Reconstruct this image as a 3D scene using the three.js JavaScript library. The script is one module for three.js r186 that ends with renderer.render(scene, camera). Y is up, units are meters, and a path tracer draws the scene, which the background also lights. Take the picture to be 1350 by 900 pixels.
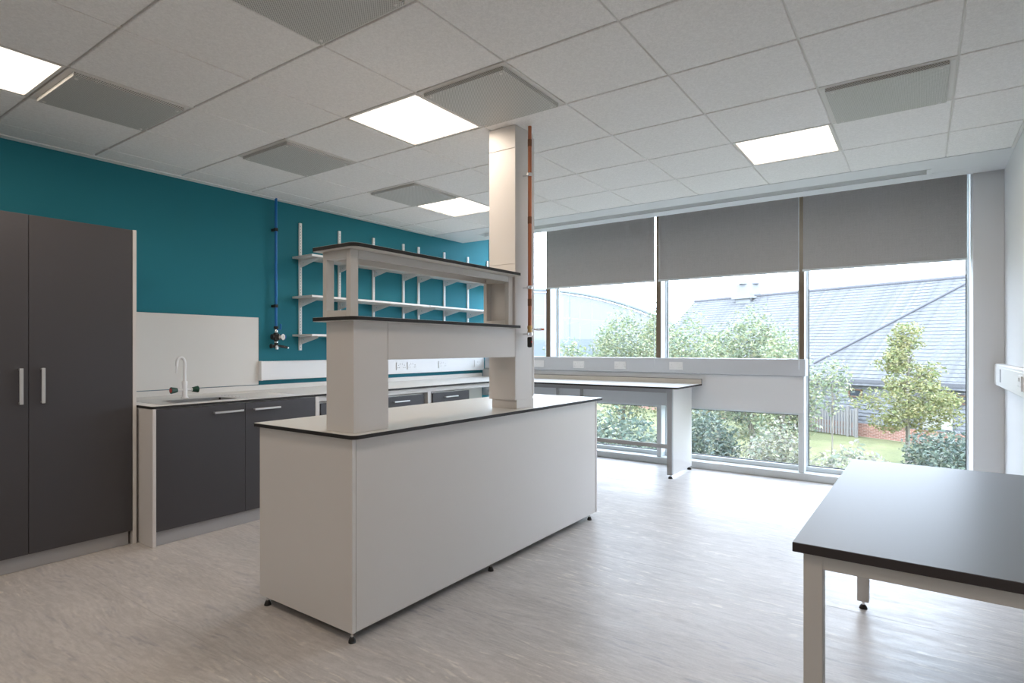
import * as THREE from 'three';
import { mergeGeometries } from 'three/addons/utils/BufferGeometryUtils.js';
import { RectAreaLightUniformsLib } from 'three/addons/lights/RectAreaLightUniformsLib.js';

// ------------------------------------------------------------------ camera, sky, lights, exposure
RectAreaLightUniformsLib.init();
const scene = new THREE.Scene();
const EYE = 1.295, CE = 2.689;                       // eye height, ceiling height
const camera = new THREE.PerspectiveCamera(2 * Math.atan(450 / 764.2) * 180 / Math.PI, 1.5, 0.05, 400);
camera.position.set(0, EYE, 0);
camera.rotation.set(0, 35.227 * Math.PI / 180, 0);
camera.setViewOffset(1350, 900, 0, -9.4, 1350, 900);  // shifted lens: verticals stay vertical
scene.add(camera);
const SKY = 8.5;
scene.background = new THREE.Color().setRGB(0.85 * SKY, 0.965 * SKY, 1.12 * SKY);   // bright overcast
const LAMP = 11.4, LAMP_RGB = [1.0, 0.83, 0.68];
const renderer = new THREE.WebGLRenderer({ antialias: true });
renderer.toneMapping = THREE.LinearToneMapping;
renderer.toneMappingExposure = 1.16;
renderer.shadowMap.enabled = true;

// ------------------------------------------------------------------ helpers
let seed = 7;
const rnd = () => { seed = (seed * 1664525 + 1013904223) >>> 0; return seed / 4294967296; };
const rr = (a, b) => a + (b - a) * rnd();
const V = (x, y, z) => new THREE.Vector3(x, y, z);
const lin = (r, g, b) => new THREE.Color().setRGB(r, g, b);

function finish(pos, nor, uv) {
  const g = new THREE.BufferGeometry();
  g.setAttribute('position', new THREE.Float32BufferAttribute(pos, 3));
  g.setAttribute('normal', new THREE.Float32BufferAttribute(nor, 3));
  g.setAttribute('uv', new THREE.Float32BufferAttribute(uv, 2));
  return g;
}
// a box between two corners with chamfered edges; uv in metres
function box(x0, x1, y0, y1, z0, z1, c = 0.0015) {
  if (x0 > x1) [x0, x1] = [x1, x0];
  if (y0 > y1) [y0, y1] = [y1, y0];
  if (z0 > z1) [z0, z1] = [z1, z0];
  const m = [(x0 + x1) / 2, (y0 + y1) / 2, (z0 + z1) / 2], h = [(x1 - x0) / 2, (y1 - y0) / 2, (z1 - z0) / 2];
  c = Math.min(c, h[0] * 0.45, h[1] * 0.45, h[2] * 0.45);
  const pos = [], nor = [], uv = [];
  const vert = (s, a) => [0, 1, 2].map((k) => s[k] * (k === a ? h[k] : h[k] - c));
  function poly(pts) {
    const a = V(...pts[0]), n = V(...pts[1]).sub(a).cross(V(...pts[2]).sub(a)).normalize();
    const mid = pts.reduce((q, p) => q.add(V(...p)), V(0, 0, 0));
    if (n.dot(mid) < 0) { pts = [...pts].reverse(); n.negate(); }
    const ax = Math.abs(n.x) > Math.max(Math.abs(n.y), Math.abs(n.z)) ? 0 : Math.abs(n.y) >= Math.abs(n.z) ? 1 : 2;
    for (let k = 1; k + 1 < pts.length; k++) for (const p of [pts[0], pts[k], pts[k + 1]]) {
      const w = [p[0] + m[0], p[1] + m[1], p[2] + m[2]];
      pos.push(...w); nor.push(n.x, n.y, n.z);
      uv.push(...(ax === 0 ? [w[2], w[1]] : ax === 1 ? [w[0], w[2]] : [w[0], w[1]]));
    }
  }
  for (let a = 0; a < 3; a++) for (const s of [-1, 1]) {
    const b = (a + 1) % 3, d = (a + 2) % 3;
    poly([[-1, -1], [1, -1], [1, 1], [-1, 1]].map(([p, q]) => { const v = [0, 0, 0]; v[a] = s; v[b] = p; v[d] = q; return vert(v, a); }));
    if (c > 0) for (const t of [-1, 1]) {      // edges between face a and face b
      const e = (w) => { const v = [0, 0, 0]; v[a] = s; v[b] = t; v[d] = w; return v; };
      poly([vert(e(-1), a), vert(e(1), a), vert(e(1), b), vert(e(-1), b)]);
    }
  }
  if (c > 0) for (const x of [-1, 1]) for (const y of [-1, 1]) for (const z of [-1, 1]) poly([0, 1, 2].map((a) => vert([x, y, z], a)));
  return finish(pos, nor, uv);
}
const plain = (g) => { const n = g.index ? g.toNonIndexed() : g; for (const k of Object.keys(n.attributes)) if (!['position', 'normal', 'uv'].includes(k)) n.deleteAttribute(k); return n; };
const join = (list) => mergeGeometries(list.map(plain));
// a slab from a plan outline (x,z) with rounded corners and an optional hole, top at y1
function plan(x0, x1, z0, z1, y0, y1, r = 0, hole = null, hr = 0.03) {
  const trace = (p, a0, a1, b0, b1, q) => {
    const rad = Array.isArray(q) ? q : [q, q, q, q];       // corners (a0,b0) (a1,b0) (a1,b1) (a0,b1)
    p.moveTo(a0 + rad[0], b0); p.lineTo(a1 - rad[1], b0);
    if (rad[1]) p.absarc(a1 - rad[1], b0 + rad[1], rad[1], -Math.PI / 2, 0, false);
    p.lineTo(a1, b1 - rad[2]); if (rad[2]) p.absarc(a1 - rad[2], b1 - rad[2], rad[2], 0, Math.PI / 2, false);
    p.lineTo(a0 + rad[3], b1); if (rad[3]) p.absarc(a0 + rad[3], b1 - rad[3], rad[3], Math.PI / 2, Math.PI, false);
    p.lineTo(a0, b0 + rad[0]); if (rad[0]) p.absarc(a0 + rad[0], b0 + rad[0], rad[0], Math.PI, 1.5 * Math.PI, false);
  };
  const s = new THREE.Shape(); trace(s, x0, x1, z0, z1, r);
  if (hole) { const h = new THREE.Path(); trace(h, hole[0], hole[1], hole[2], hole[3], hr); s.holes.push(h); }
  const g = new THREE.ExtrudeGeometry(s, { depth: y1 - y0, bevelEnabled: false, curveSegments: 8 });
  g.rotateX(Math.PI / 2); g.translate(0, y1, 0);
  return plain(g);
}
// an upright profile (radius, height) turned about the axis through (x, z)
function lathe(profile, x, y, z, seg = 20) {
  const g = new THREE.LatheGeometry(profile.map(([r, h]) => new THREE.Vector2(r, h)), seg);
  g.translate(x, y, z); return plain(g);
}
function rod(a, b, r, seg = 12, r2 = r) {
  const A = V(...a), B = V(...b), d = B.clone().sub(A), L = d.length();
  const g = new THREE.CylinderGeometry(r2, r, L, seg);
  g.applyQuaternion(new THREE.Quaternion().setFromUnitVectors(V(0, 1, 0), d.normalize()));
  g.translate(...A.add(B).multiplyScalar(0.5).toArray()); return plain(g);
}
function tube(points, r, seg = 24, around = 10) {
  return plain(new THREE.TubeGeometry(new THREE.CatmullRomCurve3(points.map((p) => V(...p))), seg, r, around, false));
}

const origin = new Map(), taken = new Map();
function numbered(n) { const k = taken.get(n) ?? 0; taken.set(n, k + 1); return k ? n + '_' + String(k).padStart(3, '0') : n; }
function flags(o) { o.traverse((c) => { if (c.isMesh) { c.castShadow = true; c.receiveShadow = true; } }); }
function thing(name, label, category, at, group) {
  const o = new THREE.Group(); o.name = numbered(name); o.position.set(...at); origin.set(o, at);
  o.userData = { label, category }; if (group) o.userData.group = group;
  scene.add(o); return o;
}
function part(parent, name, geo, mat, label) {
  const at = origin.get(parent), g = geo.clone(); g.translate(-at[0], -at[1], -at[2]);
  const m = new THREE.Mesh(g, mat); m.name = name; m.castShadow = m.receiveShadow = true; origin.set(m, at);
  if (label) m.userData.label = label;
  parent.add(m); return m;
}
function struct(name, geo, mat, label, category) {
  const m = new THREE.Mesh(geo, mat); m.name = numbered(name); m.castShadow = m.receiveShadow = true; origin.set(m, [0, 0, 0]);
  m.userData = { kind: 'structure', label, category }; scene.add(m); return m;
}
function structGroup(name, label, category) {
  const o = new THREE.Group(); o.name = numbered(name); origin.set(o, [0, 0, 0]); o.userData = { kind: 'structure', label, category }; scene.add(o); return o;
}
function copy(o, base, at, label, turn) {
  const c = o.clone(); c.name = numbered(base); c.position.set(...at); c.userData = { ...o.userData, label };
  if (turn !== undefined) c.rotation.y = turn;
  scene.add(c); return c;
}

// ------------------------------------------------------------------ textures
function hash(x, y, s) { let h = (x * 374761393 + y * 668265263 + s * 362437) | 0; h = Math.imul(h ^ (h >>> 13), 1274126177); return ((h ^ (h >>> 16)) >>> 0) / 4294967296; }
function noise(x, y, px, py, s) {                    // periodic value noise
  const i = Math.floor(x), j = Math.floor(y), f = x - i, g = y - j, u = f * f * (3 - 2 * f), v = g * g * (3 - 2 * g);
  const w = (a, b) => hash(((a % px) + px) % px, ((b % py) + py) % py, s);
  return (w(i, j) * (1 - u) + w(i + 1, j) * u) * (1 - v) + (w(i, j + 1) * (1 - u) + w(i + 1, j + 1) * u) * v;
}
function dataTexture(w, h, fn, srgb = true) {
  const d = new Uint8Array(w * h * 4);
  for (let j = 0; j < h; j++) for (let i = 0; i < w; i++) {
    const c = fn(i / w, j / h), k = (j * w + i) * 4;
    d[k] = c[0]; d[k + 1] = c[1]; d[k + 2] = c[2]; d[k + 3] = 255;
  }
  const t = new THREE.DataTexture(d, w, h); t.wrapS = t.wrapT = THREE.RepeatWrapping; t.magFilter = THREE.LinearFilter; t.minFilter = THREE.LinearMipmapLinearFilter; t.generateMipmaps = true;
  if (srgb) t.colorSpace = THREE.SRGBColorSpace;
  t.needsUpdate = true; return t;
}
const cl = (v) => Math.max(0, Math.min(255, v));
// vinyl sheet floor: long smeared flecks lying along the room's width. 4 m x 3 m
const floorFn = (u, v) => {
  const wob = noise(u * 9, v * 14, 9, 14, 21) * 0.02 + noise(u * 30, v * 40, 30, 40, 22) * 0.006;
  const b = v + wob;
  const broad = noise(u * 7, b * 22, 7, 22, 1), mid = noise(u * 26, b * 120, 26, 120, 2), fine = noise(u * 90, b * 420, 90, 420, 3), grit = noise(u * 700, v * 700, 700, 700, 4);
  const patch = noise(u * 6, v * 7, 6, 7, 9);
  let l = 182 + (broad - 0.5) * 10 + (mid - 0.5) * 11 * (0.4 + patch) + (fine - 0.5) * 17 + (grit - 0.5) * 9;
  let r = l + 3, g = l - 1, bl = l - 4;
  const fl = noise(u * 34, b * 200, 34, 200, 5) * 0.55 + noise(u * 110, b * 420, 110, 420, 6) * 0.45;
  const pale = Math.min(1.2, Math.max(0, (fl - 0.68) * 9)) * Math.max(0, patch * 1.5 - 0.2); r += pale * 19; g += pale * 18; bl += pale * 14;
  const dk = noise(u * 22, b * 130, 22, 130, 7) * 0.55 + noise(u * 80, b * 330, 80, 330, 8) * 0.45;
  const dark = Math.min(1.2, Math.max(0, (dk - 0.66) * 8)) * Math.max(0, (1 - patch) * 1.4 - 0.2); r -= dark * 15; g -= dark * 14; bl -= dark * 10;
  return [cl(r), cl(g), cl(bl)];
};
const floorMap = dataTexture(2048, 1536, floorFn); floorMap.repeat.set(1 / 4, 1 / 3);
const floorRough = dataTexture(1024, 768, (u, v) => { const k = 84 + 24 * noise(u * 24, v * 120, 24, 120, 31) + 18 * noise(u * 90, v * 300, 90, 300, 32); return [k, k, k]; }, false); floorRough.repeat.set(1 / 4, 1 / 3);
const tileMap = dataTexture(512, 512, (u, v) => { const k = 238 + (noise(u * 60, v * 60, 60, 60, 41) - 0.5) * 8 + (noise(u * 170, v * 170, 170, 170, 42) - 0.5) * 12; return [cl(k), cl(k - 1), cl(k - 2)]; });
tileMap.repeat.set(1 / 0.6, 1 / 0.6);
const tileBump = dataTexture(512, 512, (u, v) => { const k = 128 + 120 * (noise(u * 170, v * 170, 170, 170, 43) - 0.5); return [k, k, k]; }, false); tileBump.repeat.set(1 / 0.6, 1 / 0.6);
const perfMap = dataTexture(64, 64, (u, v) => {       // staggered round perforations, 16 mm repeat
  const d = (a, b) => Math.hypot(((u - a + 1.5) % 1) - 0.5, ((v - b + 1.5) % 1) - 0.5);
  const q = Math.min(d(0.25, 0.25), d(0.75, 0.75)); const k = q < 0.2 ? 122 : 206; return [k, k, k - 3];
});
perfMap.repeat.set(1 / 0.012, 1 / 0.012);
const weaveMap = dataTexture(256, 256, (u, v) => { const k = 180 + (noise(u * 128, v * 128, 128, 128, 51) - 0.5) * 16 + (noise(u * 4, v * 120, 4, 120, 52) - 0.5) * 6 + (noise(u * 120, v * 4, 120, 4, 53) - 0.5) * 6; return [cl(k), cl(k - 2), cl(k - 4)]; });
weaveMap.repeat.set(1 / 0.25, 1 / 0.25);
const brickMap = dataTexture(256, 256, (u, v) => {    // far masonry, single bricks under two pixels
  const row = Math.floor(v * 8), f = v * 8 - row, x = u * 4 + (row % 2) * 0.5, col = Math.floor(x), g = x - col;
  if (f < 0.14 || g < 0.06) return [176, 160, 148];
  const t = hash(col % 4, row, 61); return [116 + 34 * t, 82 + 22 * t, 70 + 18 * t];
});
brickMap.repeat.set(1 / 0.9, 1 / 0.6);
const boardMap = dataTexture(256, 64, (u, v) => { const k = 92 + 40 * noise(u * 10, v * 16, 10, 16, 71) + 22 * (noise(u * 60, v * 60, 60, 60, 72) - 0.5); return [k, k + 2, k + 6]; });
boardMap.repeat.set(1 / 2, 1 / 0.4);
const slateMap = dataTexture(512, 512, (u, v) => {
  const n = noise(u * 40, v * 40, 40, 40, 81), m = noise(u * 160, v * 160, 160, 160, 82), k = 90 + 26 * (n - 0.5) + 20 * (m - 0.5); return [k, k + 1, k + 3];
});
slateMap.repeat.set(1 / 5.4, 1 / 4.8);
const grassMap = dataTexture(512, 512, (u, v) => {
  const n = noise(u * 24, v * 24, 24, 24, 91) * 0.5 + noise(u * 120, v * 120, 120, 120, 92) * 0.5, p = noise(u * 5, v * 5, 5, 5, 93);
  return [cl(74 + 30 * n + 20 * p), cl(80 + 30 * n + 13 * p), cl(50 + 22 * n + 12 * p)];
});
grassMap.repeat.set(1 / 12, 1 / 12);
const barkMap = dataTexture(64, 256, (u, v) => { const k = 92 + 60 * noise(u * 10, v * 14, 10, 14, 95); return [k, k * 0.95, k * 0.86]; });

// ------------------------------------------------------------------ materials
const std = (color, roughness = 0.5, o = {}) => new THREE.MeshStandardMaterial({ color, roughness, ...o });
const M = {
  floor: std(0xffffff, 1.0, { map: floorMap, roughnessMap: floorRough }),
  tile: std(0xffffff, 0.95, { map: tileMap, bumpMap: tileBump, bumpScale: 0.0004 }),
  seam: std(lin(0.43, 0.41, 0.39), 0.45),
  grid: std(lin(0.72, 0.71, 0.69), 0.5),
  trim: std(lin(0.86, 0.86, 0.85), 0.45),
  paint: std(lin(0.70, 0.715, 0.73), 0.8),
  teal: new THREE.MeshPhysicalMaterial({ color: lin(0.020, 0.185, 0.240), roughness: 0.7, specularIntensity: 0.5 }),
  laminate: std(lin(0.675, 0.655, 0.635), 0.38),
  worktop: std(lin(0.70, 0.69, 0.66), 0.3),
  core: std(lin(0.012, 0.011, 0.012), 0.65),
  upstand: std(lin(0.62, 0.59, 0.54), 0.4),
  dark: std(lin(0.052, 0.050, 0.056), 0.5),
  darkEdge: std(lin(0.03, 0.029, 0.032), 0.5),
  plinth: std(lin(0.40, 0.40, 0.41), 0.45),
  frame: std(lin(0.60, 0.59, 0.57), 0.42),
  rail: std(lin(0.36, 0.37, 0.38), 0.4, { metalness: 0.2 }),
  steel: std(lin(0.62, 0.62, 0.62), 0.28, { metalness: 1 }),
  brushed: std(lin(0.70, 0.70, 0.70), 0.38, { metalness: 0.9 }),
  chrome: std(lin(0.75, 0.75, 0.76), 0.15, { metalness: 1 }),
  rubber: std(lin(0.012, 0.012, 0.013), 0.6),
  plastic: std(lin(0.80, 0.81, 0.82), 0.35),
  shadedPlastic: std(lin(0.56, 0.585, 0.62), 0.4),  // plastic darkened: shade on the room side of the window rail, painted in
  slot: std(lin(0.30, 0.31, 0.33), 0.6),
  copper: std(lin(0.44, 0.17, 0.095), 0.38, { metalness: 1 }),
  copperDull: std(lin(0.20, 0.09, 0.05), 0.5, { metalness: 0.8 }),
  brass: std(lin(0.62, 0.42, 0.18), 0.35, { metalness: 1 }),
  blue: std(lin(0.003, 0.15, 0.46), 0.45),
  green: std(lin(0.002, 0.05, 0.032), 0.45),
  red: std(lin(0.50, 0.02, 0.02), 0.4),
  perf: std(0xffffff, 0.55, { map: perfMap, metalness: 0.1 }),
  grille: std(lin(0.74, 0.76, 0.77), 0.45),
  bronze: std(lin(0.155, 0.115, 0.075), 0.5),
  alu: std(lin(0.66, 0.70, 0.72), 0.4),
  gasket: std(lin(0.02, 0.025, 0.03), 0.6),
  blind: new THREE.MeshPhysicalMaterial({ color: 0xffffff, map: weaveMap, roughness: 0.9, transmission: 0.03, thickness: 0 }),
  glass: new THREE.MeshPhysicalMaterial({ color: lin(0.955, 0.97, 0.985), roughness: 0.0, transmission: 1, thickness: 0, ior: 1.5 }),
  diffuser: std(lin(0.9, 0.88, 0.84), 0.6, { emissive: lin(1.0, 0.9, 0.78), emissiveIntensity: 1.5 }),
  tableTop: new THREE.MeshPhysicalMaterial({ color: lin(0.085, 0.088, 0.094), roughness: 0.42, ior: 1.8 }),
  tableEdge: std(lin(0.030, 0.025, 0.027), 0.5),
  dial: std(lin(0.8, 0.8, 0.8), 0.3),
  // outdoors
  grass: std(0xffffff, 1, { map: grassMap }),
  slate: std(0xffffff, 0.85, { map: slateMap }),
  boards: std(0xffffff, 0.9, { map: boardMap }),
  brick: std(0xffffff, 0.95, { map: brickMap }),
  bark: std(0xffffff, 0.95, { map: barkMap }),
  lead: std(lin(0.09, 0.09, 0.10), 0.7),
  timber: std(lin(0.20, 0.19, 0.18), 0.9),
  brownFrame: std(lin(0.14, 0.08, 0.05), 0.8),
  render: std(lin(0.20, 0.205, 0.21), 0.9),
  whitewash: std(lin(0.36, 0.36, 0.35), 0.9),
  paleMetal: std(lin(0.13, 0.15, 0.165), 0.6),
  darkGlass: std(lin(0.04, 0.05, 0.06), 0.1),
  leaf: new THREE.MeshPhysicalMaterial({ color: 0xffffff, vertexColors: true, roughness: 0.9, transmission: 0.3, thickness: 0, side: THREE.DoubleSide }),
};

// ------------------------------------------------------------------ room shell
const SEAMS = [0.69, -1.308, -3.306, -5.304];
const XL = -4.95, XR = 0.53, ZB = 2.0, ZW = -6.29, TOP = 2.97;
const floor = struct('floor', box(XL - 0.2, XR + 0.2, -0.25, 0, -6.6, ZB + 0.2, 0), M.floor, 'streaky warm grey vinyl floor across the whole room', 'floor');
struct('wall_left', box(XL - 0.2, XL, 0, TOP, -6.6, ZB + 0.2, 0), M.teal, 'deep teal painted wall behind the sink bench and shelves', 'wall');
struct('wall_right', box(XR, XR + 0.2, 0, TOP, -6.6, ZB + 0.2, 0), M.paint, 'white painted wall beside the dark topped table', 'wall');
struct('wall_back', box(XL, XR, 0, TOP, ZB, ZB + 0.2, 0), M.paint, 'white painted wall behind the viewer', 'wall');
struct('wall_front', join([box(0.338, XR, 0, TOP, -6.6, -5.9, 0.003), box(XL, 0.338, TOP - 0.06, TOP, -6.6, -6.4, 0)]), M.paint, 'pale grey pier between the window and the white side wall', 'wall');
const ceiling = struct('ceiling', box(XL - 0.2, XR + 0.2, TOP, TOP + 0.2, -6.6, ZB + 0.2, 0), M.paint, 'suspended ceiling of square off-white mineral tiles in a recessed grid', 'ceiling');

for (const z of SEAMS) part(floor, 'weld_seam', box(XL, XR, -0.001, 0.0004, z - 0.0015, z + 0.0015, 0), M.seam);
// ceiling grid
const gx = [], gz = [];
for (let k = -3; k <= 5; k++) gx.push(-2.854 + 0.6 * k);          // -4.654 ... 0.146
for (let k = -5; k <= 7; k++) gz.push(-1.078 - 0.6 * k);          // 1.922 ... -5.278
const Z0 = -5.278, CX0 = -4.885, CX1 = 0.51;
for (const x of gx) part(ceiling, 'grid_bar', box(x - 0.012, x + 0.012, CE + 0.007, CE + 0.04, Z0, ZB, 0), M.grid);
for (const z of gz.slice(0, -1)) part(ceiling, 'grid_bar', box(CX0, CX1, CE + 0.013, CE + 0.04, z - 0.012, z + 0.012, 0), M.grid);
const LIGHTS = [[-3.754, -0.778], [-2.554, -2.578], [-3.754, -4.378], [-0.754, -4.378], [-0.754, -0.778], [-2.554, 1.022]];
const VENTS = [[-3.754, -1.378], [-3.754, -2.578], [-3.754, -3.778], [-1.954, -2.578], [-1.954, -1.378], [-0.154, -3.778]];
const used = new Set([...LIGHTS, ...VENTS].map(([x, z]) => x.toFixed(2) + z.toFixed(2)));
{
  const xs = [CX0 - 0.005, ...gx, CX1 + 0.005], zs = [ZB, ...gz];
  const kinds = new Map();
  for (let i = 0; i + 1 < xs.length; i++) for (let j = 0; j + 1 < zs.length; j++) {
    const x = (xs[i] + xs[i + 1]) / 2, z = (zs[j] + zs[j + 1]) / 2, w = xs[i + 1] - xs[i] - 0.009, d = zs[j] - zs[j + 1] - 0.013;
    if (used.has(x.toFixed(2) + z.toFixed(2))) continue;
    const key = w.toFixed(3) + d.toFixed(3);
    if (!kinds.has(key)) kinds.set(key, box(-w / 2, w / 2, CE, CE + 0.018, -d / 2, d / 2, 0.003));
    const m = new THREE.Mesh(kinds.get(key), M.tile); m.name = 'ceiling_tile'; m.position.set(x, 0, z); m.castShadow = m.receiveShadow = true; ceiling.add(m);
  }
}
struct('trim_1', box(XL, CX0, CE - 0.007, CE + 0.03, Z0, ZB, 0.002), M.trim, 'white perimeter strip where the ceiling meets the teal wall', 'trim');
struct('trim_2', box(CX1, XR, CE - 0.003, CE + 0.03, Z0, ZB, 0.002), M.grid, 'white perimeter strip where the ceiling meets the white side wall', 'trim');
// plain plaster margin in front of the window with a blind recess behind it
const GX0 = -4.45, GX1 = 0.065, GZ0 = -5.690, GZ1 = -5.540;
struct('bulkhead', join([
  box(XL, XR, CE - 0.002, CE + 0.05, GZ1, Z0, 0), box(XL, XR, CE - 0.002, CE + 0.05, -5.88, GZ0, 0.002),
  box(XL, GX0, CE - 0.002, CE + 0.05, GZ0, GZ1, 0), box(GX1, XR, CE - 0.002, CE + 0.05, GZ0, GZ1, 0),
  box(XL, XR, CE + 0.05, TOP, -5.88, -5.86, 0), box(XL, XR, CE + 0.05, TOP, Z0 - 0.02, Z0, 0),
]), M.paint, 'smooth white plaster ceiling margin along the window blinds', 'ceiling');
{
  const g = thing('slot_grille', 'long pale linear slot grille set in the plaster ceiling margin', 'grille', [(GX0 + GX1) / 2, CE, (GZ0 + GZ1) / 2]);
  part(g, 'rim', join([box(GX0, GX1, CE - 0.004, CE, GZ1 - 0.012, GZ1, 0.001), box(GX0, GX1, CE - 0.004, CE, GZ0, GZ0 + 0.012, 0.001), box(GX0, GX0 + 0.02, CE - 0.004, CE + 0.03, GZ0, GZ1, 0.001), box(GX1 - 0.03, GX1, CE - 0.004, CE + 0.03, GZ0, GZ1, 0.001)]), M.grille);
  for (let k = 1; k <= 4; k++) { const z = GZ1 - 0.012 + (GZ0 - GZ1 + 0.024) * k / 5; part(g, 'slat', box(GX0, GX1, CE - 0.003, CE - 0.0024, z - 0.0065, z + 0.0065, 0), M.grille); }
}
// ------------------------------------------------------------------ ceiling lights and vents
const ring = (h, inner, y0, y1, c = 0.002) => join([box(-h, h, y0, y1, inner, h, c), box(-h, h, y0, y1, -h, -inner, c), box(-h, -inner, y0, y1, -inner, inner, c), box(inner, h, y0, y1, -inner, inner, c)]);
const lampLabels = ['lit square ceiling panel above the tall dark cupboard', 'lit square ceiling panel beside the boxed column', 'lit square ceiling panel over the far wall shelves', 'lit square ceiling panel nearest the window blinds',
  'lit square ceiling panel overhead beside the table', 'lit square ceiling panel behind the viewer'];
LIGHTS.forEach(([x, z], k) => {
  const g = thing('ceiling_light_panel', lampLabels[k], 'ceiling light', [x, CE, z], 'recessed square ceiling lights'); origin.set(g, [0, 0, 0]);
  part(g, 'light_housing', box(-0.285, 0.285, 0.03, 0.09, -0.285, 0.285, 0.002), M.grid);
  part(g, 'light_frame', ring(0.296, 0.277, 0.0, 0.03), M.grid);
  part(g, 'light_diffuser', box(-0.2765, 0.2765, 0.007, 0.012, -0.2765, 0.2765, 0), M.diffuser);
  const l = new THREE.RectAreaLight(new THREE.Color().setRGB(...LAMP_RGB), LAMP, 0.55, 0.55);
  l.position.set(0, 0.004, 0); l.rotation.x = -Math.PI / 2; l.castShadow = true; l.name = 'ceiling_light_beam'; g.add(l);
});
const ventLabels = ['grey perforated ceiling vent beside the light over the cupboard', 'grey perforated ceiling vent over the sink splashback', 'grey perforated ceiling vent beside the far light above the shelves',
  'grey perforated ceiling vent touching the column top', 'grey perforated ceiling vent cut by the top picture edge', 'grey perforated ceiling vent next to the light by the window'];
VENTS.forEach(([x, z], k) => {
  const g = thing('ceiling_vent', ventLabels[k], 'vent', [x, CE, z], 'perforated ceiling vents'); origin.set(g, [0, 0, 0]);
  part(g, 'vent_frame', ring(0.296, 0.262, 0.0, 0.02), M.grid);
  part(g, 'perforated_panel', box(-0.268, 0.268, -0.020, 0.004, -0.268, 0.268, 0.002), M.perf);
  for (const [sx, sz] of [[-1, -1], [1, -1], [1, 1], [-1, 1]]) part(g, 'screw', lathe([[0, -0.024], [0.007, -0.023], [0.009, -0.020]], sx * 0.235, 0, sz * 0.245, 10), M.grid);
});

// ------------------------------------------------------------------ window wall
const GLZ = -6.48, MULL = [[-3.915, -3.858], [-2.452, -2.398], [-0.994, -0.940]], HEAD = TOP - 0.06;
struct('baseboard_front', join([box(XL, 0.338, 0, 0.072, -6.43, ZW, 0.004), box(XL, 0.338, 0, 0.068, -6.6, -6.43, 0)]), M.alu, 'low pale upstand along the foot of the window wall', 'baseboard');
struct('spandrel', join([box(XL, -0.9405, 0.655, 1.02, -6.47, -6.305, 0.003)]), M.paint, 'white solid panel band across the window under the sockets', 'panel');
const bays = [[XL, MULL[0][0]], [MULL[0][1], MULL[1][0]], [MULL[1][1], MULL[2][0]], [MULL[2][1], 0.338]];
bays.forEach(([a, b], k) => {
  const w = structGroup('window_' + (k + 1), ['narrow window bay in the far teal corner', 'window bay with the curved roof view', 'window bay with the cupola and big bushes', 'floor to head window bay facing the barn roof'][k], 'window');
  const rows = k < 3 ? [[0.072, 0.655], [1.10, HEAD]] : [[0.072, HEAD]];
  for (const [y0, y1] of rows) {
    const f = 0.03, fb = y0 < 0.1 ? 0.045 : f;
    part(w, 'window_frame', join([box(a, b, y0, y0 + fb, GLZ - 0.04, GLZ + 0.045, 0.002), box(a, b, y1 - f, y1, GLZ - 0.04, GLZ + 0.03, 0.002), box(a, a + 0.012, y0 + fb, y1 - f, GLZ - 0.04, GLZ + 0.03, 0.002), box(b - 0.012, b, y0 + fb, y1 - f, GLZ - 0.04, GLZ + 0.03, 0.002)]), M.alu);
    part(w, 'gasket', join([box(a + 0.012, b - 0.012, y0 + fb, y0 + fb + 0.008, GLZ - 0.008, GLZ + 0.008, 0), box(a + 0.012, b - 0.012, y1 - f - 0.008, y1 - f, GLZ - 0.008, GLZ + 0.008, 0), box(a + 0.012, a + 0.02, y0 + fb, y1 - f, GLZ - 0.008, GLZ + 0.008, 0), box(b - 0.02, b - 0.012, y0 + fb, y1 - f, GLZ - 0.008, GLZ + 0.008, 0)]), M.gasket);
    part(w, 'pane', box(a + 0.012, b - 0.012, y0 + fb, y1 - f, GLZ - 0.003, GLZ + 0.003, 0), M.glass);
  }
  if (k < 3) {
    const [m0, m1] = MULL[k];
    part(w, 'mullion', box(m0, m1, 0.072, TOP - 0.06, -6.52, -6.3155, 0.003), M.alu);
    part(w, 'mullion_cover', box(m0, m1, 1.192, TOP - 0.06, -6.315, -6.30, 0.002), M.bronze, 'bronze brown mullion face');
  }
});
// blinds
[[-3.868, -2.447, 'grey roller blind over the window bay nearest the column'], [-2.400, -0.979, 'grey roller blind in the middle of the three'], [-0.940, 0.317, 'grey roller blind next to the pale pier']].forEach(([a, b, label], k) => {
  const g = thing('roller_blind', label, 'blind', [(a + b) / 2, 2.045, -6.24], 'grey roller blinds');
  part(g, 'fabric', box(a, b, 2.062, TOP - 0.07, -6.2415, -6.2385, 0), M.blind);
  part(g, 'hem_bar', box(a - 0.004, b + 0.004, 2.045, 2.066, -6.248, -6.232, 0.003), M.alu);
  part(g, 'roller', rod([a, TOP - 0.055, -6.262], [b, TOP - 0.055, -6.262], 0.024, 16), M.alu);
  const cx = b + (k === 2 ? 0.013 : 0.003), low = k === 2 ? 1.12 : 1.09;
  part(g, 'pull_chain', join([rod([cx, low, -6.222], [cx, TOP - 0.05, -6.222], 0.0022, 6), rod([cx, low, -6.230], [cx, TOP - 0.05, -6.230], 0.0022, 6)]), M.alu);
});
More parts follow.
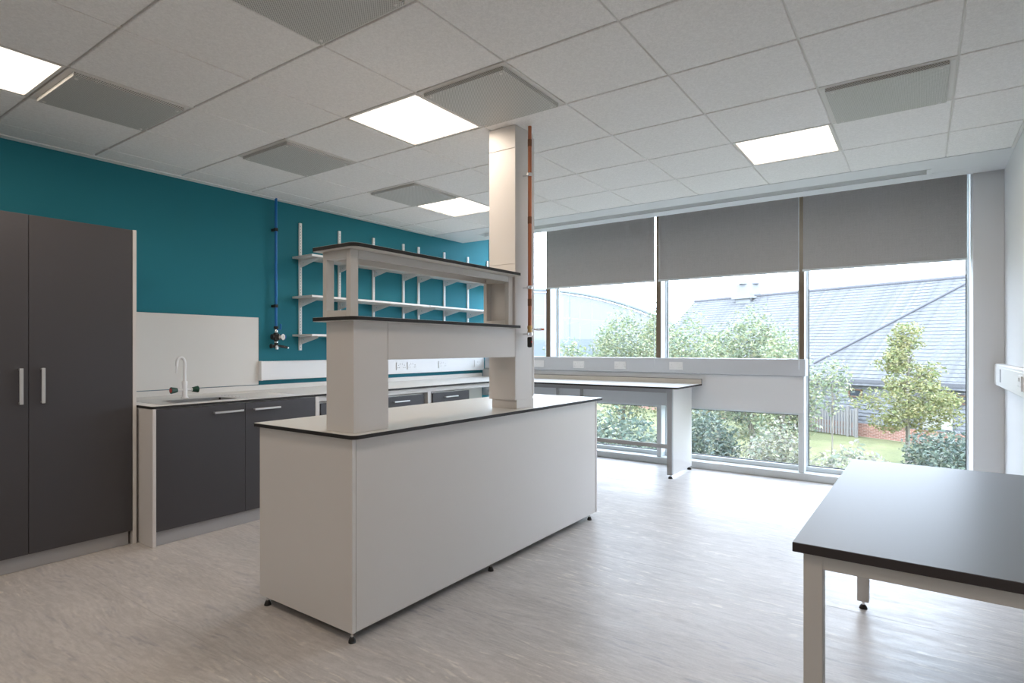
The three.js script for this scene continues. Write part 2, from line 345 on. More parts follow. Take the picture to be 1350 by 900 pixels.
// ------------------------------------------------------------------ trunking and sockets
function trunking(name, label, x0, x1, y0, y1, z0, z1, front, mat = M.plastic) {
  const g = thing(name, label, 'trunking', [(x0 + x1) / 2, y0, (z0 + z1) / 2]);
  part(g, 'trunking_body', box(x0, x1, y0, y1, z0, z1, 0.006), mat);
  const t = 0.0025;
  if (front === '+x') part(g, 'cover', box(x1 - 0.001, x1 + t, y0 + 0.022, y1 - 0.022, z0 + 0.004, z1 - 0.004, 0.001), M.plastic);
  if (front === '-x') part(g, 'cover', box(x0 - t, x0 + 0.001, y0 + 0.022, y1 - 0.022, z0 + 0.004, z1 - 0.004, 0.001), M.plastic);
  return g;
}
const teal = trunking('wall_trunking', 'white cable trunking box along the teal wall over the worktop', XL, -4.897, 1.005, 1.180, -6.27, -2.99, '+x');
part(teal, 'end_cap', box(XL, -4.892, 1.003, 1.182, -3.006, -2.984, 0.006), M.plastic);
trunking('wall_trunking', 'pale socket rail with shade put into its colour under the window glass behind the bench', XL + 0.06, -0.925, 1.022, 1.192, -6.46, -6.275, '', M.shadedPlastic);
const rt = trunking('wall_trunking', 'white cable trunking on the side wall behind the dark table', 0.472, XR, 1.012, 1.178, -5.86, ZB, '-x');
part(rt, 'end_cap', box(0.466, XR, 1.009, 1.181, -5.872, -5.80, 0.012), M.plastic);
part(rt, 'joint_strip', box(0.4655, 0.47, 1.05, 1.145, -5.50, -5.47, 0.001), M.slot);

function socket() {                       // faces +z, centred on its back
  const g = thing('double_socket', '', 'socket', [0, 0, 0], 'white double power sockets');
  const face = new THREE.Shape(); const rect = (p, x0, x1, y0, y1) => { p.moveTo(x0, y0); p.lineTo(x1, y0); p.lineTo(x1, y1); p.lineTo(x0, y1); p.closePath(); return p; };
  rect(face, -0.074, 0.074, -0.043, 0.043);
  for (const s of [-1, 1]) {
    face.holes.push(rect(new THREE.Path(), s * 0.045 - 0.003, s * 0.045 + 0.003, 0.004, 0.014));
    for (const t of [-1, 1]) face.holes.push(rect(new THREE.Path(), s * 0.045 + t * 0.011 - 0.0045, s * 0.045 + t * 0.011 + 0.0045, -0.021, -0.014));
  }
  part(g, 'socket_plate', plain(new THREE.ExtrudeGeometry(face, { depth: 0.011, bevelEnabled: false })), M.plastic);
  for (const s of [-1, 1]) part(g, 'rocker_switch', box(s * 0.016 - 0.008, s * 0.016 + 0.008, 0.012, 0.034, 0.010, 0.015, 0.002), M.plastic);
  return g;
}
const sk = socket();
const socketSpots = [
  [-4.005, 1.104, -6.275, 0, 'double socket under the window nearest the copper pipe'],
  [-3.427, 1.100, -6.275, 0, 'double socket under the window, second from the column'],
  [-2.875, 1.101, -6.275, 0, 'double socket under the window, third from the column'],
  [-2.212, 1.106, -6.275, 0, 'double socket under the window above the free end of the bench'],
  [-4.895, 1.095, -4.715, 1, 'first double socket on teal wall trunking, nearest the shelf pedestal'],
  [-4.895, 1.095, -4.885, 1, 'second double socket on teal wall trunking, of the close pair'],
  [-4.895, 1.098, -5.42, 1, 'single standing double socket midway on the teal wall trunking'],
  [-4.895, 1.094, -6.13, 1, 'double socket on teal wall trunking in the far corner'],
  [0.470, 1.095, -4.40, -1, 'white double socket on the side wall trunking behind the dark table'],
];
socketSpots.forEach(([x, y, z, t, label], k) => {
  if (k === 0) { sk.position.set(x, y, z); sk.userData.label = label; } else copy(sk, 'double_socket', [x, y, z], label, t * Math.PI / 2);
});

// ------------------------------------------------------------------ tall cupboard
{
  const X = -4.264, Zr = -1.709, Zl = -0.568, s = 0.022, zs = -1.139;
  const g = thing('storage_cupboard', 'tall dark grey two door cupboard against the teal wall', 'cupboard', [(XL + X) / 2, 0, (Zr + Zl) / 2]);
  part(g, 'carcass', box(XL + 0.005, X - 0.021, 0.09, 2.06, Zr + s, Zl - s, 0), M.laminate);
  part(g, 'side_panel', box(XL + 0.005, X, 0, 2.081, Zr, Zr + s, 0.001), M.laminate, 'off-white side panel');
  part(g, 'side_panel', box(XL + 0.005, X, 0, 2.081, Zl - s, Zl, 0.001), M.laminate, 'off-white side panel');
  part(g, 'top_panel', box(XL + 0.005, X - 0.022, 2.06, 2.079, Zr + s, Zl - s, 0.001), M.dark);
  part(g, 'plinth', box(X - 0.05, X - 0.03, 0, 0.088, Zr + s + 0.015, Zl - s, 0.001), M.plinth, 'grey plinth');
  for (const [a, b, hz] of [[Zr + s + 0.002, zs - 0.0015, -1.201], [zs + 0.0015, Zl - s - 0.002, -1.098]]) {
    const d = part(g, 'door', box(X - 0.019, X - 0.001, 0.092, 2.079, a, b, 0.001), M.dark);
    part(d, 'handle', join([box(X + 0.024, X + 0.032, 0.972, 1.181, hz - 0.009, hz + 0.009, 0.002), box(X - 0.001, X + 0.026, 0.974, 0.984, hz - 0.006, hz + 0.006, 0.001), box(X - 0.001, X + 0.026, 1.169, 1.179, hz - 0.006, hz + 0.006, 0.001)]), M.brushed, 'pale metal bar handle');
  }
}
// ------------------------------------------------------------------ sink bench along the teal wall
const WT = 0.918, WTH = 0.019;
function worktop(name, label, x0, x1, z0, z1, r, hole) {
  const g = thing(name, label, 'worktop', [(x0 + x1) / 2, WT - WTH, (z0 + z1) / 2]);
  part(g, 'core', plan(x0, x1, z0, z1, WT - WTH + 0.001, WT - 0.0012, r, hole), M.core, 'black core edge');
  part(g, 'top_surface', plan(x0 + 0.001, x1 - 0.001, z0 + 0.001, z1 - 0.001, WT - 0.0012, WT, r, hole && [hole[0] - 0.0005, hole[1] + 0.0005, hole[2] - 0.0005, hole[3] + 0.0005]), M.worktop);
  part(g, 'underside', plan(x0 + 0.002, x1 - 0.002, z0 + 0.002, z1 - 0.002, WT - WTH, WT - WTH + 0.001, r, hole), M.laminate);
  return g;
}
const SH = [-4.455, -4.185, -2.375, -1.93];          // bowl opening
{
  const FX = -4.078;
  const w = worktop('bench_worktop', 'white worktop with thin black edge holding the sink', XL, FX, -6.27, -1.724, [0, 0, 0.02, 0], SH);
  const us = part(w, 'upstand', box(XL, XL + 0.02, WT, WT + 0.044, -6.27, -1.724, 0.001), M.worktop);
  part(us, 'upstand_edge', box(XL, XL + 0.018, WT + 0.044, WT + 0.0465, -6.27, -1.724, 0), M.slot);
  // sink base cabinet
  const g = thing('sink_base_cabinet', 'dark two door base cabinet under the sink', 'cabinet', [-4.45, 0, -2.36]);
  const D = FX + 0.006;
  part(g, 'end_panel', box(XL + 0.01, D, 0, WT - WTH, -1.748, -1.727, 0.001), M.laminate, 'off-white end panel');
  part(g, 'end_panel', box(XL + 0.01, D - 0.005, 0, WT - WTH, -3.003, -2.968, 0.001), M.laminate, 'off-white end panel');
  part(g, 'base_board', box(XL + 0.031, D - 0.025, 0.10, 0.12, -2.967, -1.749, 0), M.laminate);
  part(g, 'back_board', box(XL + 0.01, XL + 0.03, 0.10, WT - WTH, -2.967, -1.749, 0), M.laminate);
  part(g, 'top_rail', box(D - 0.03, D - 0.022, 0.84, WT - WTH, -2.967, -1.749, 0), M.laminate);
  part(g, 'plinth', box(D - 0.045, D - 0.028, 0, 0.094, -2.968, -1.748, 0.001), M.plinth, 'grey plinth');
  for (const [a, b, h0, h1] of [[-2.3575, -1.751, -2.332, -2.118], [-2.964, -2.3605, -2.632, -2.418]]) {
    const d = part(g, 'door', box(D - 0.02, D - 0.002, 0.097, WT - WTH - 0.004, a, b, 0.001), M.dark);
    part(d, 'handle', join([box(D + 0.022, D + 0.030, 0.837, 0.851, h0, h1, 0.002), box(D - 0.002, D + 0.024, 0.839, 0.849, h0 + 0.003, h0 + 0.013, 0.001), box(D - 0.002, D + 0.024, 0.839, 0.849, h1 - 0.013, h1 - 0.003, 0.001)]), M.brushed, 'pale metal bar handle');
  }
  // sink
  const s = thing('sink', 'stainless steel inset sink with ribbed drainer beneath the white tap', 'sink', [-4.4, WT, -2.36]);
  part(s, 'rim', plan(-4.64, -4.135, -2.90, -1.815, WT, WT + 0.003, 0.03, [SH[0] + 0.004, SH[1] - 0.004, SH[2] + 0.004, SH[3] - 0.004], 0.03), M.steel);
  const [b0, b1, c0, c1] = [SH[0] + 0.003, SH[1] - 0.003, SH[2] + 0.003, SH[3] - 0.003], y0 = WT - 0.16;
  part(s, 'bowl', join([box(b0, b1, y0 - 0.002, y0, c0, c1, 0), box(b0, b0 + 0.0015, y0, WT + 0.001, c0, c1, 0), box(b1 - 0.0015, b1, y0, WT + 0.001, c0, c1, 0), box(b0, b1, y0, WT + 0.001, c0, c0 + 0.0015, 0), box(b0, b1, y0, WT + 0.001, c1 - 0.0015, c1, 0)]), M.steel);
  part(s, 'drain', lathe([[0, 0.002], [0.03, 0.003], [0.042, 0.001], [0.042, 0]], (b0 + b1) / 2, y0, (c0 + c1) / 2), M.chrome);
  for (let k = 0; k < 8; k++) { const x = -4.56 + k * 0.052; part(s, 'drainer_rib', rod([x, WT + 0.003, -2.84], [x, WT + 0.003, -2.44], 0.005, 10), M.steel); }
  // tap
  const [tx, tz] = [-4.53, -2.143];
  const t = thing('lab_tap', 'white swan neck laboratory tap with green handles', 'tap', [tx, WT + 0.003, tz]);
  part(t, 'tap_body', lathe([[0, 0], [0.026, 0], [0.026, 0.008], [0.019, 0.016], [0.017, 0.10], [0.019, 0.104], [0.019, 0.128], [0.0, 0.130]], tx, WT + 0.003, tz), M.plastic);
  part(t, 'spout', tube([[tx, 1.03, tz], [tx, 1.12, tz], [tx, 1.195, tz], [tx, 1.222, tz + 0.012], [tx, 1.228, tz + 0.030], [tx, 1.213, tz + 0.050], [tx, 1.18, tz + 0.056], [tx, 1.165, tz + 0.057]], 0.0105, 40, 12), M.plastic);
  part(t, 'nozzle', rod([tx, 1.168, tz + 0.057], [tx, 1.112, tz + 0.060], 0.007, 12, 0.0035), M.plastic);
  for (const q of [-1, 1]) {
    const a = part(t, 'valve_arm', join([rod([tx, 0.985, tz], [tx, 0.985, tz + q * 0.052], 0.010), rod([tx, 0.985, tz + q * 0.046], [tx, 0.985, tz + q * 0.056], 0.014)]), M.plastic);
    const kn = part(a, 'tap_handle', rod([tx, 0.985, tz + q * 0.054], [tx, 0.985, tz + q * 0.098], 0.017, 8, 0.026), M.green, 'dark green tap handle');
    if (q > 0) part(t, 'hot_marker', rod([tx, 0.985, tz + 0.098], [tx, 0.985, tz + 0.101], 0.017), M.red, 'red marker disc');
  }
  // splashback
  const sp = thing('splashback_panel', 'white splashback panel on the teal wall behind the tap', 'panel', [XL + 0.007, WT + 0.05, -2.35]);
  part(sp, 'panel', box(XL + 0.002, XL + 0.012, WT + 0.05, 1.578, -2.986, -1.724, 0.0015), M.worktop);
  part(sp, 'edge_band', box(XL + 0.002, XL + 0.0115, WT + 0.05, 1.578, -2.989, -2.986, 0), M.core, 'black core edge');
  // bench frame and hanging drawers beyond the cabinet
  const f = thing('steel_bench', 'grey steel frame carrying the wall worktop beside the drawers', 'bench', [-4.2, 0, -4.3]);
  part(f, 'front_rail', box(FX - 0.06, FX - 0.02, WT - WTH - 0.046, WT - WTH, -5.52, -3.003, 0.002), M.frame);
  part(f, 'back_rail', box(XL + 0.05, XL + 0.09, WT - WTH - 0.046, WT - WTH, -5.52, -3.003, 0.002), M.frame);
  for (const z of [-4.345, -5.47]) for (const x of [FX - 0.04, XL + 0.07]) part(f, 'leg', box(x - 0.018, x + 0.018, 0.0, WT - WTH - 0.046, z - 0.022, z + 0.022, 0.002), M.frame);
  part(f, 'back_panel', box(XL + 0.02, XL + 0.034, 0.10, WT - WTH - 0.046, -6.25, -3.01, 0.001), M.laminate);
  const drawers = ['dark drawer unit beside the sink cabinet', 'dark drawer unit with gap before the bench leg', 'dark drawer unit nearest the window corner'];
  [[-3.50, -3.04], [-4.27, -3.75], [-4.99, -4.40]].forEach(([z0, z1], k) => {
    const d = thing('drawer_unit', drawers[k], 'drawers', [FX - 0.3, 0, (z0 + z1) / 2], 'under bench drawer units');
    part(d, 'carcass', box(FX - 0.52, FX - 0.045, 0.10, 0.845, z0, z1, 0.001), M.laminate);
    part(d, 'base_plinth', box(FX - 0.50, FX - 0.07, 0, 0.10, z0 + 0.01, z1 - 0.01, 0.001), M.plinth);
    [[0.69, 0.835], [0.40, 0.686], [0.105, 0.396]].forEach(([a, b]) => {
      const dr = part(d, 'drawer', box(FX - 0.045, FX - 0.026, a, b, z0 + 0.002, z1 - 0.002, 0.001), M.dark);
      const hz = (z0 + z1) / 2 + (k === 1 ? 0.06 : 0.02), hy = (a + b) / 2 + (k ? 0.025 : 0.02);
      part(dr, 'handle', join([box(FX - 0.004, FX + 0.003, hy - 0.006, hy + 0.006, hz - 0.1, hz + 0.1, 0.002), box(FX - 0.026, FX - 0.003, hy - 0.004, hy + 0.004, hz - 0.096, hz - 0.088, 0.001), box(FX - 0.026, FX - 0.003, hy - 0.004, hy + 0.004, hz + 0.088, hz + 0.096, 0.001)]), M.brushed, 'pale metal bar handle');
    });
  });
}
// ------------------------------------------------------------------ bench under the window
{
  const FX = -4.078, x1 = -1.925, z1 = -5.50, zb = -6.27;
  const w = worktop('bench_worktop', 'white worktop with thin black edge under the window', FX + 0.001, x1, zb, z1, [0, 0, 0.03, 0]);
  const us = part(w, 'upstand', box(FX, x1 - 0.002, WT, WT + 0.048, zb, zb + 0.02, 0.001), M.upstand, 'beige back upstand');
  part(us, 'upstand_edge', join([box(FX, x1 - 0.001, WT + 0.048, WT + 0.052, zb, zb + 0.019, 0), box(x1 - 0.002, x1, WT, WT + 0.052, zb, zb + 0.019, 0)]), M.core);
  const g = thing('window_bench', 'grey framed window bench with white end panel and small feet', 'bench', [-3.0, 0, -5.9]);
  const lz = -5.615;
  part(g, 'front_rail', box(FX + 0.02, -2.075, WT - WTH - 0.046, WT - WTH, lz - 0.03, lz, 0.002), M.rail);
  part(g, 'back_rail', box(FX + 0.02, -2.03, WT - WTH - 0.046, WT - WTH, -6.20, -6.16, 0.002), M.rail);
  part(g, 'stretcher', box(FX + 0.02, -2.075, 0.297, 0.337, lz - 0.03, lz, 0.002), M.rail);
  for (const x of [-3.345, -3.04]) part(g, 'leg', box(x - 0.014, x + 0.014, 0.03, WT - WTH - 0.046, lz - 0.034, lz, 0.002), M.rail);
  part(g, 'leg', box(-2.075, -2.022, 0.035, WT - WTH, lz - 0.035, lz, 0.002), M.rail);
  part(g, 'end_panel', box(-2.042, -2.022, 0.035, WT - WTH, -6.22, lz - 0.036, 0.001), M.laminate, 'white end panel');
  for (const [x, z] of [[-2.045, lz - 0.02], [-2.035, -6.18], [-3.345, lz - 0.018], [-3.04, lz - 0.018]]) {
    const ft = part(g, 'foot', lathe([[0, 0.022], [0.012, 0.022], [0.018, 0.014], [0.021, 0.004], [0.021, 0], [0, 0]], x, 0, z, 14), M.rubber, 'black levelling foot');
    part(ft, 'foot_stem', rod([x, 0.02, z], [x, 0.04, z], 0.006), M.chrome);
  }
}
// ------------------------------------------------------------------ island
const IX0 = -2.755, IX1 = -2.038, IZ0 = -4.02, IZ1 = -1.672;
{
  const g = thing('island_bench', 'large off-white panelled island bench on small black feet', 'island bench', [(IX0 + IX1) / 2, 0, (IZ0 + IZ1) / 2]);
  const yb = 0.042, yt = WT - WTH;
  part(g, 'end_panel', box(IX0, IX1, yb, yt, IZ1 - 0.02, IZ1, 0.0012), M.laminate);
  part(g, 'end_panel', box(IX0, IX1, yb, yt, IZ0, IZ0 + 0.02, 0.0012), M.laminate);
  part(g, 'side_panel', box(IX1 - 0.021, IX1 - 0.002, yb, yt, IZ0 + 0.0235, IZ1 - 0.0235, 0.0012), M.laminate);
  part(g, 'side_panel', box(IX0 + 0.002, IX0 + 0.021, yb, yt, IZ0 + 0.0235, IZ1 - 0.0235, 0.0012), M.laminate);
  part(g, 'corner_post', join([box(IX1 - 0.05, IX1 - 0.021, yb + 0.01, yt, IZ1 - 0.05, IZ1 - 0.021, 0), box(IX1 - 0.05, IX1 - 0.021, yb + 0.01, yt, IZ0 + 0.021, IZ0 + 0.05, 0), box(IX0 + 0.021, IX0 + 0.05, yb + 0.01, yt, IZ1 - 0.05, IZ1 - 0.021, 0), box(IX0 + 0.021, IX0 + 0.05, yb + 0.01, yt, IZ0 + 0.021, IZ0 + 0.05, 0)]), M.rail);
  for (const x of [IX0 + 0.055, IX1 - 0.005]) for (const z of [IZ1 - 0.004, -2.69, -3.92]) {
    const xx = x > -2.2 ? x - 0.008 : x, zz = z === IZ1 - 0.004 ? z - 0.006 : z;
    const ft = part(g, 'foot', lathe([[0, 0.024], [0.009, 0.024], [0.013, 0.016], [0.0165, 0.006], [0.0165, 0], [0, 0]], xx, 0, zz, 14), M.rubber, 'black levelling foot');
    part(ft, 'foot_stem', rod([xx, 0.02, zz], [xx, yb + 0.006, zz], 0.006), M.chrome);
  }
  worktop('island_worktop', 'white island worktop with black edge and rounded corners', -2.775, -2.0, -4.045, -1.648, [0.012, 0.012, 0.03, 0.012]);
}
// ------------------------------------------------------------------ shelf unit standing on the island
{
  const x0 = -2.246, x1 = -2.055, B1 = 1.42, B2 = 1.742, BT = 0.018, zc = -2.947;
  const g = thing('reagent_shelf', 'off-white raised shelf unit with black edged boards on the island', 'shelf unit', [-2.15, WT, -2.3]);
  part(g, 'pedestal', box(x0, x1, WT, B1, -1.895, -1.693, 0.002), M.laminate);
  part(g, 'pedestal_back_edge', box(x1 - 0.19, x1 - 0.004, WT + 0.006, B1 - 0.18, -1.902, -1.895, 0), M.laminate);
  part(g, 'cross_panel', box(x0, x1 - 0.002, 1.243, B1, zc + 0.001, -1.898, 0.0015), M.laminate);
  part(g, 'service_box', box(x0 - 0.022, x0, 1.24, 1.412, -1.86, -1.72, 0.012), M.plastic, 'rounded white box on the pedestal side');
  for (const [y, r] of [[B1, 0.03], [B2, 0.04]]) {
    const b = part(g, 'shelf_board', plan(-2.302, -2.008, zc + 0.004, -1.655, y + 0.001, y + BT - 0.001, [0.01, 0.01, r, 0.01]), M.core, 'black edge of the shelf board');
    part(b, 'board_top', plan(-2.301, -2.009, zc + 0.005, -1.656, y + BT - 0.001, y + BT, [0.01, 0.01, r, 0.01]), M.worktop);
    part(b, 'board_underside', plan(-2.300, -2.010, zc + 0.006, -1.657, y - 0.001, y + 0.001, [0.01, 0.01, r, 0.01]), M.worktop);
  }
  const ya = B1 + BT, yb = B2 - 0.001, fx0 = -2.268, fx1 = -2.072;
  for (const z of [-1.69, zc + 0.048]) {
    for (const [a, b] of [[fx0, fx0 + 0.026], [fx1 - 0.03, fx1]]) part(g, 'post', box(a, b, ya, yb, z - 0.044, z, 0.0015), M.frame);
    part(g, 'end_rail', box(fx0 + 0.026, fx1 - 0.03, ya, ya + 0.03, z - 0.044, z, 0.001), M.frame);
    part(g, 'end_rail', box(fx0 + 0.026, fx1 - 0.03, yb - 0.038, yb, z - 0.044, z, 0.001), M.frame);
  }
  for (const [a, b] of [[fx0 + 0.001, fx0 + 0.020], [fx1 - 0.020, fx1 - 0.001]]) part(g, 'long_rail', box(a, b, yb - 0.036, yb, zc + 0.048, -1.735, 0.001), M.frame);
  part(g, 'bolt', lathe([[0, 0.006], [0.006, 0.005], [0.007, 0]], 0, 0, 0, 10).rotateX(Math.PI / 2).translate(fx0 + 0.014, yb - 0.02, zc + 0.048), M.rubber);
}
// boxed column
{
  const x0 = -2.262, x1 = -2.058, z1 = -2.95, z0 = -3.16;
  const g = structGroup('column', 'boxed white service column rising from the island to the ceiling', 'column');
  part(g, 'plinth', box(x0 + 0.012, x1, WT, 0.974, z0, z1 - 0.015, 0.001), M.laminate);
  part(g, 'core', box(x0 + 0.006, x1 - 0.006, 0.974, CE, z0 + 0.006, z1 - 0.006, 0), M.laminate);
  for (const [a, b] of [[0.974, 1.8215], [1.8245, 2.543], [2.546, CE - 0.002]]) part(g, 'front_panel', box(x0, x1 - 0.0005, a, b, z1 - 0.006, z1, 0.001), M.laminate);
  part(g, 'side_panel', box(x1 - 0.006, x1, 0.974, CE - 0.002, z0 + 0.02, z1 - 0.0065, 0.001), M.laminate);
  part(g, 'side_panel', box(x1 - 0.008, x1 + 0.001, 0.99, CE - 0.03, z0 - 0.004, z0 + 0.0165, 0.001), M.laminate);
  part(g, 'side_panel', box(x0, x0 + 0.006, 0.974, CE - 0.002, z0, z1 - 0.0065, 0.001), M.laminate);
  part(g, 'back_panel', box(x0, x1 - 0.008, 0.974, CE - 0.002, z0 - 0.004, z0 + 0.006, 0.001), M.laminate);
  // copper gas pipe
  const px = -2.008, pz = -3.037;
  const p = thing('copper_pipe', 'copper gas pipe with black valve handle clipped to the column', 'pipe', [px, 1.3, pz]);
  part(p, 'pipe', rod([px, 1.43, pz], [px, CE + 0.01, pz], 0.0115, 16), M.copper);
  for (const y of [2.585, 2.10, 1.585]) part(p, 'pipe_joint', rod([px, y - 0.022, pz], [px, y + 0.022, pz], 0.0128, 16), M.copperDull);
  for (const y of [2.385, 1.678, 1.387]) {
    const c = part(p, 'pipe_clip', join([rod([px, y - 0.011, pz], [px, y + 0.011, pz], 0.0165, 16), box(px - 0.006, px + 0.006, y - 0.009, y + 0.009, pz - 0.026, pz + 0.026, 0.002)]), M.chrome, 'chrome pipe clip');
    part(c, 'clip_stud', rod([x1, y, pz], [px - 0.012, y, pz], 0.005), M.chrome);
  }
  part(p, 'fitting', lathe([[0, 0], [0.013, 0], [0.015, 0.012], [0.012, 0.03], [0.015, 0.034], [0.015, 0.05], [0.0125, 0.055]], px, 1.385, pz, 12), M.brass);
  part(p, 'side_outlet', join([rod([px, 1.415, pz], [px + 0.02, 1.416, pz - 0.05], 0.006), rod([px + 0.02, 1.416, pz - 0.05], [px + 0.03, 1.417, pz - 0.075], 0.009)]), M.chrome);
  part(p, 'outlet_tip', rod([px + 0.03, 1.417, pz - 0.075], [px + 0.04, 1.418, pz - 0.10], 0.007), M.copper);
  part(p, 'valve_handle', lathe([[0, 0], [0.012, 0.002], [0.015, 0.008], [0.015, 0.06], [0.011, 0.066], [0, 0.066]], px, 1.302, pz, 14), M.rubber, 'black valve handle');
  part(p, 'valve_marker', lathe([[0, 0.003], [0.006, 0.002], [0.007, 0]], 0, 0, 0, 10).rotateZ(-Math.PI / 2).translate(px + 0.0145, 1.338, pz), M.red, 'red marker dot');
}
// ------------------------------------------------------------------ wall shelves
{
  const uz = [-3.421, -3.885, -4.344, -4.797, -5.047, -5.508, -5.975, -6.405].map((z) => Math.max(z, -6.40));
  const y0 = 1.279, y1 = 2.515, levels = [2.158, 1.776, 1.412], xs = XL + 0.018;
  const u = thing('shelf_upright', '', 'upright', [XL, y0, 0], 'slotted white shelf uprights');
  const front = new THREE.Shape(); front.moveTo(-0.0135, y0); front.lineTo(0.0135, y0); front.lineTo(0.0135, y1); front.lineTo(-0.0135, y1); front.closePath();
  for (let y = y0 + 0.02; y < y1 - 0.015; y += 0.028) { const h = new THREE.Path(); h.moveTo(-0.0032, y); h.lineTo(0.0032, y); h.lineTo(0.0032, y + 0.014); h.lineTo(-0.0032, y + 0.014); h.closePath(); front.holes.push(h); }
  const fp = plain(new THREE.ExtrudeGeometry(front, { depth: 0.0015, bevelEnabled: false })); fp.rotateY(Math.PI / 2); fp.translate(xs - 0.0015, 0, 0);
  part(u, 'channel', join([fp, box(XL, xs - 0.0015, y0, y1, -0.0135, -0.012, 0), box(XL, xs - 0.0015, y0, y1, 0.012, 0.0135, 0)]), M.plastic);
  for (const y of levels) {
    const sh = new THREE.Shape(); sh.moveTo(0, 0); sh.lineTo(0.27, 0); sh.lineTo(0.27, -0.016); sh.lineTo(0.03, -0.07); sh.lineTo(0, -0.075); sh.closePath(); const bh = new THREE.Path(); bh.absarc(0.04, -0.03, 0.006, 0, Math.PI * 2, true); sh.holes.push(bh);
    const g = plain(new THREE.ExtrudeGeometry(sh, { depth: 0.004, bevelEnabled: false })); g.translate(xs, y - 0.001, -0.002);
    part(u, 'bracket', g, M.plastic, 'white shelf bracket');
  }
  const ord = ['first', 'second', 'third', 'fourth', 'fifth', 'sixth', 'seventh', 'eighth'];
  uz.forEach((z, k) => { const label = ord[k] + ' slotted white shelf upright counted from the blue pipe'; if (k) copy(u, 'shelf_upright', [XL, y0, z], label); else { u.position.z = z; u.userData.label = label; } });
  const names = ['top', 'middle', 'bottom'];
  [[-4.905, -3.327, 'bay nearest the blue pipe'], [-6.44, -4.915, 'bay by the window corner']].forEach(([a, b, where]) => levels.forEach((y, k) => {
    const s = thing('wall_shelf', names[k] + ' white wall shelf in the ' + where, 'shelf', [XL + 0.17, y, (a + b) / 2], 'white shelves on the teal wall');
    part(s, 'board', box(xs + 0.002, XL + 0.325, y, y + 0.019, a, b, 0.001), M.laminate);
    part(s, 'front_edge', box(XL + 0.325, XL + 0.3275, y + 0.0005, y + 0.0185, a, b, 0.0005), M.plastic);
  }));
}
// ------------------------------------------------------------------ blue gas line and regulator on the teal wall
{
  const px = -4.892, pz = -3.131;
  const p = thing('blue_pipe', 'thin bright blue pipe running down the teal wall', 'pipe', [px, 1.5, pz]);
  part(p, 'pipe', rod([px, 1.49, pz], [px, CE + 0.005, pz], 0.0125, 16), M.blue);
  for (const y of [2.398, 1.69]) part(p, 'pipe_clip', join([rod([px, y - 0.014, pz], [px, y + 0.014, pz], 0.019, 14), box(XL, px, y - 0.012, y + 0.012, pz - 0.014, pz + 0.014, 0.002)]), M.rubber, 'black pipe clip');
  part(p, 'pipe_joint', rod([px, 1.94, pz], [px, 1.985, pz], 0.0138, 16), M.blue);
  const g = thing('gas_regulator', 'black and chrome gas regulator with white gauge on blue pipe', 'regulator', [px, 1.28, pz]);
  part(g, 'collar', rod([px, 1.478, pz], [px, 1.502, pz], 0.020, 14), M.rubber);
  const bv = part(g, 'ball_valve', lathe([[0, 0], [0.014, 0], [0.016, 0.01], [0.018, 0.025], [0.012, 0.036], [0.012, 0.046], [0, 0.046]], px, 1.436, pz, 12), M.chrome);
  part(bv, 'lever', join([box(px + 0.01, px + 0.02, 1.468, 1.476, pz - 0.034, pz, 0.001), box(px + 0.006, px + 0.022, 1.472, 1.525, pz - 0.044, pz - 0.033, 0.003)]), M.blue, 'blue lever');
  const body = part(g, 'regulator_body', join([box(px - 0.026, px + 0.026, 1.375, 1.432, pz - 0.028, pz + 0.028, 0.006), rod([px, 1.405, pz], [px, 1.405, pz + 0.044], 0.024, 14), rod([px, 1.432, pz], [px, 1.440, pz], 0.022, 12), rod([px - 0.055, 1.40, pz], [px, 1.40, pz], 0.012, 10)]), M.rubber);
  part(g, 'blue_knob', rod([px, 1.405, pz - 0.028], [px, 1.405, pz - 0.098], 0.017, 12), M.blue, 'blue regulator knob');
  const gd = V(0.80, 0, -0.28).normalize(), gc = V(px + 0.02, 1.403, pz - 0.032), ge = gc.clone().addScaledVector(gd, 0.03), gf = gc.clone().addScaledVector(gd, 0.032);
  const ga = part(g, 'gauge', rod(gc.toArray(), ge.toArray(), 0.030, 18), M.chrome);
  part(ga, 'gauge_dial', rod(ge.toArray(), gf.toArray(), 0.026, 18), M.dial, 'white gauge dial');
  part(ga, 'gauge_needle', join([rod([gf.x + 0.001, gf.y - 0.004, gf.z], [gf.x + 0.001, gf.y + 0.018, gf.z + 0.006], 0.0013, 6)]), M.rubber);
  part(g, 'lower_valve', join([rod([px, 1.300, pz], [px, 1.376, pz], 0.017, 12), rod([px, 1.318, pz], [px, 1.318, pz + 0.05], 0.015, 12), rod([px, 1.318, pz + 0.044], [px, 1.318, pz + 0.054], 0.021, 12), rod([px, 1.322, pz], [px, 1.318, pz - 0.05], 0.009, 10)]), M.rubber);
  part(g, 'chrome_cap', join([rod([px + 0.012, 1.288, pz], [px + 0.012, 1.312, pz], 0.016, 12), rod([px, 1.350, pz], [px, 1.360, pz], 0.021, 12), rod([px + 0.014, 1.315, pz + 0.01], [px + 0.034, 1.313, pz + 0.014], 0.012, 12)]), M.chrome);
  const nz = part(g, 'hose_nozzle', rod([px, 1.318, pz - 0.045], [px, 1.306, pz - 0.115], 0.012, 12), M.rubber);
  part(nz, 'nozzle_tip', rod([px, 1.306, pz - 0.115], [px, 1.303, pz - 0.128], 0.010, 12), M.chrome);
}
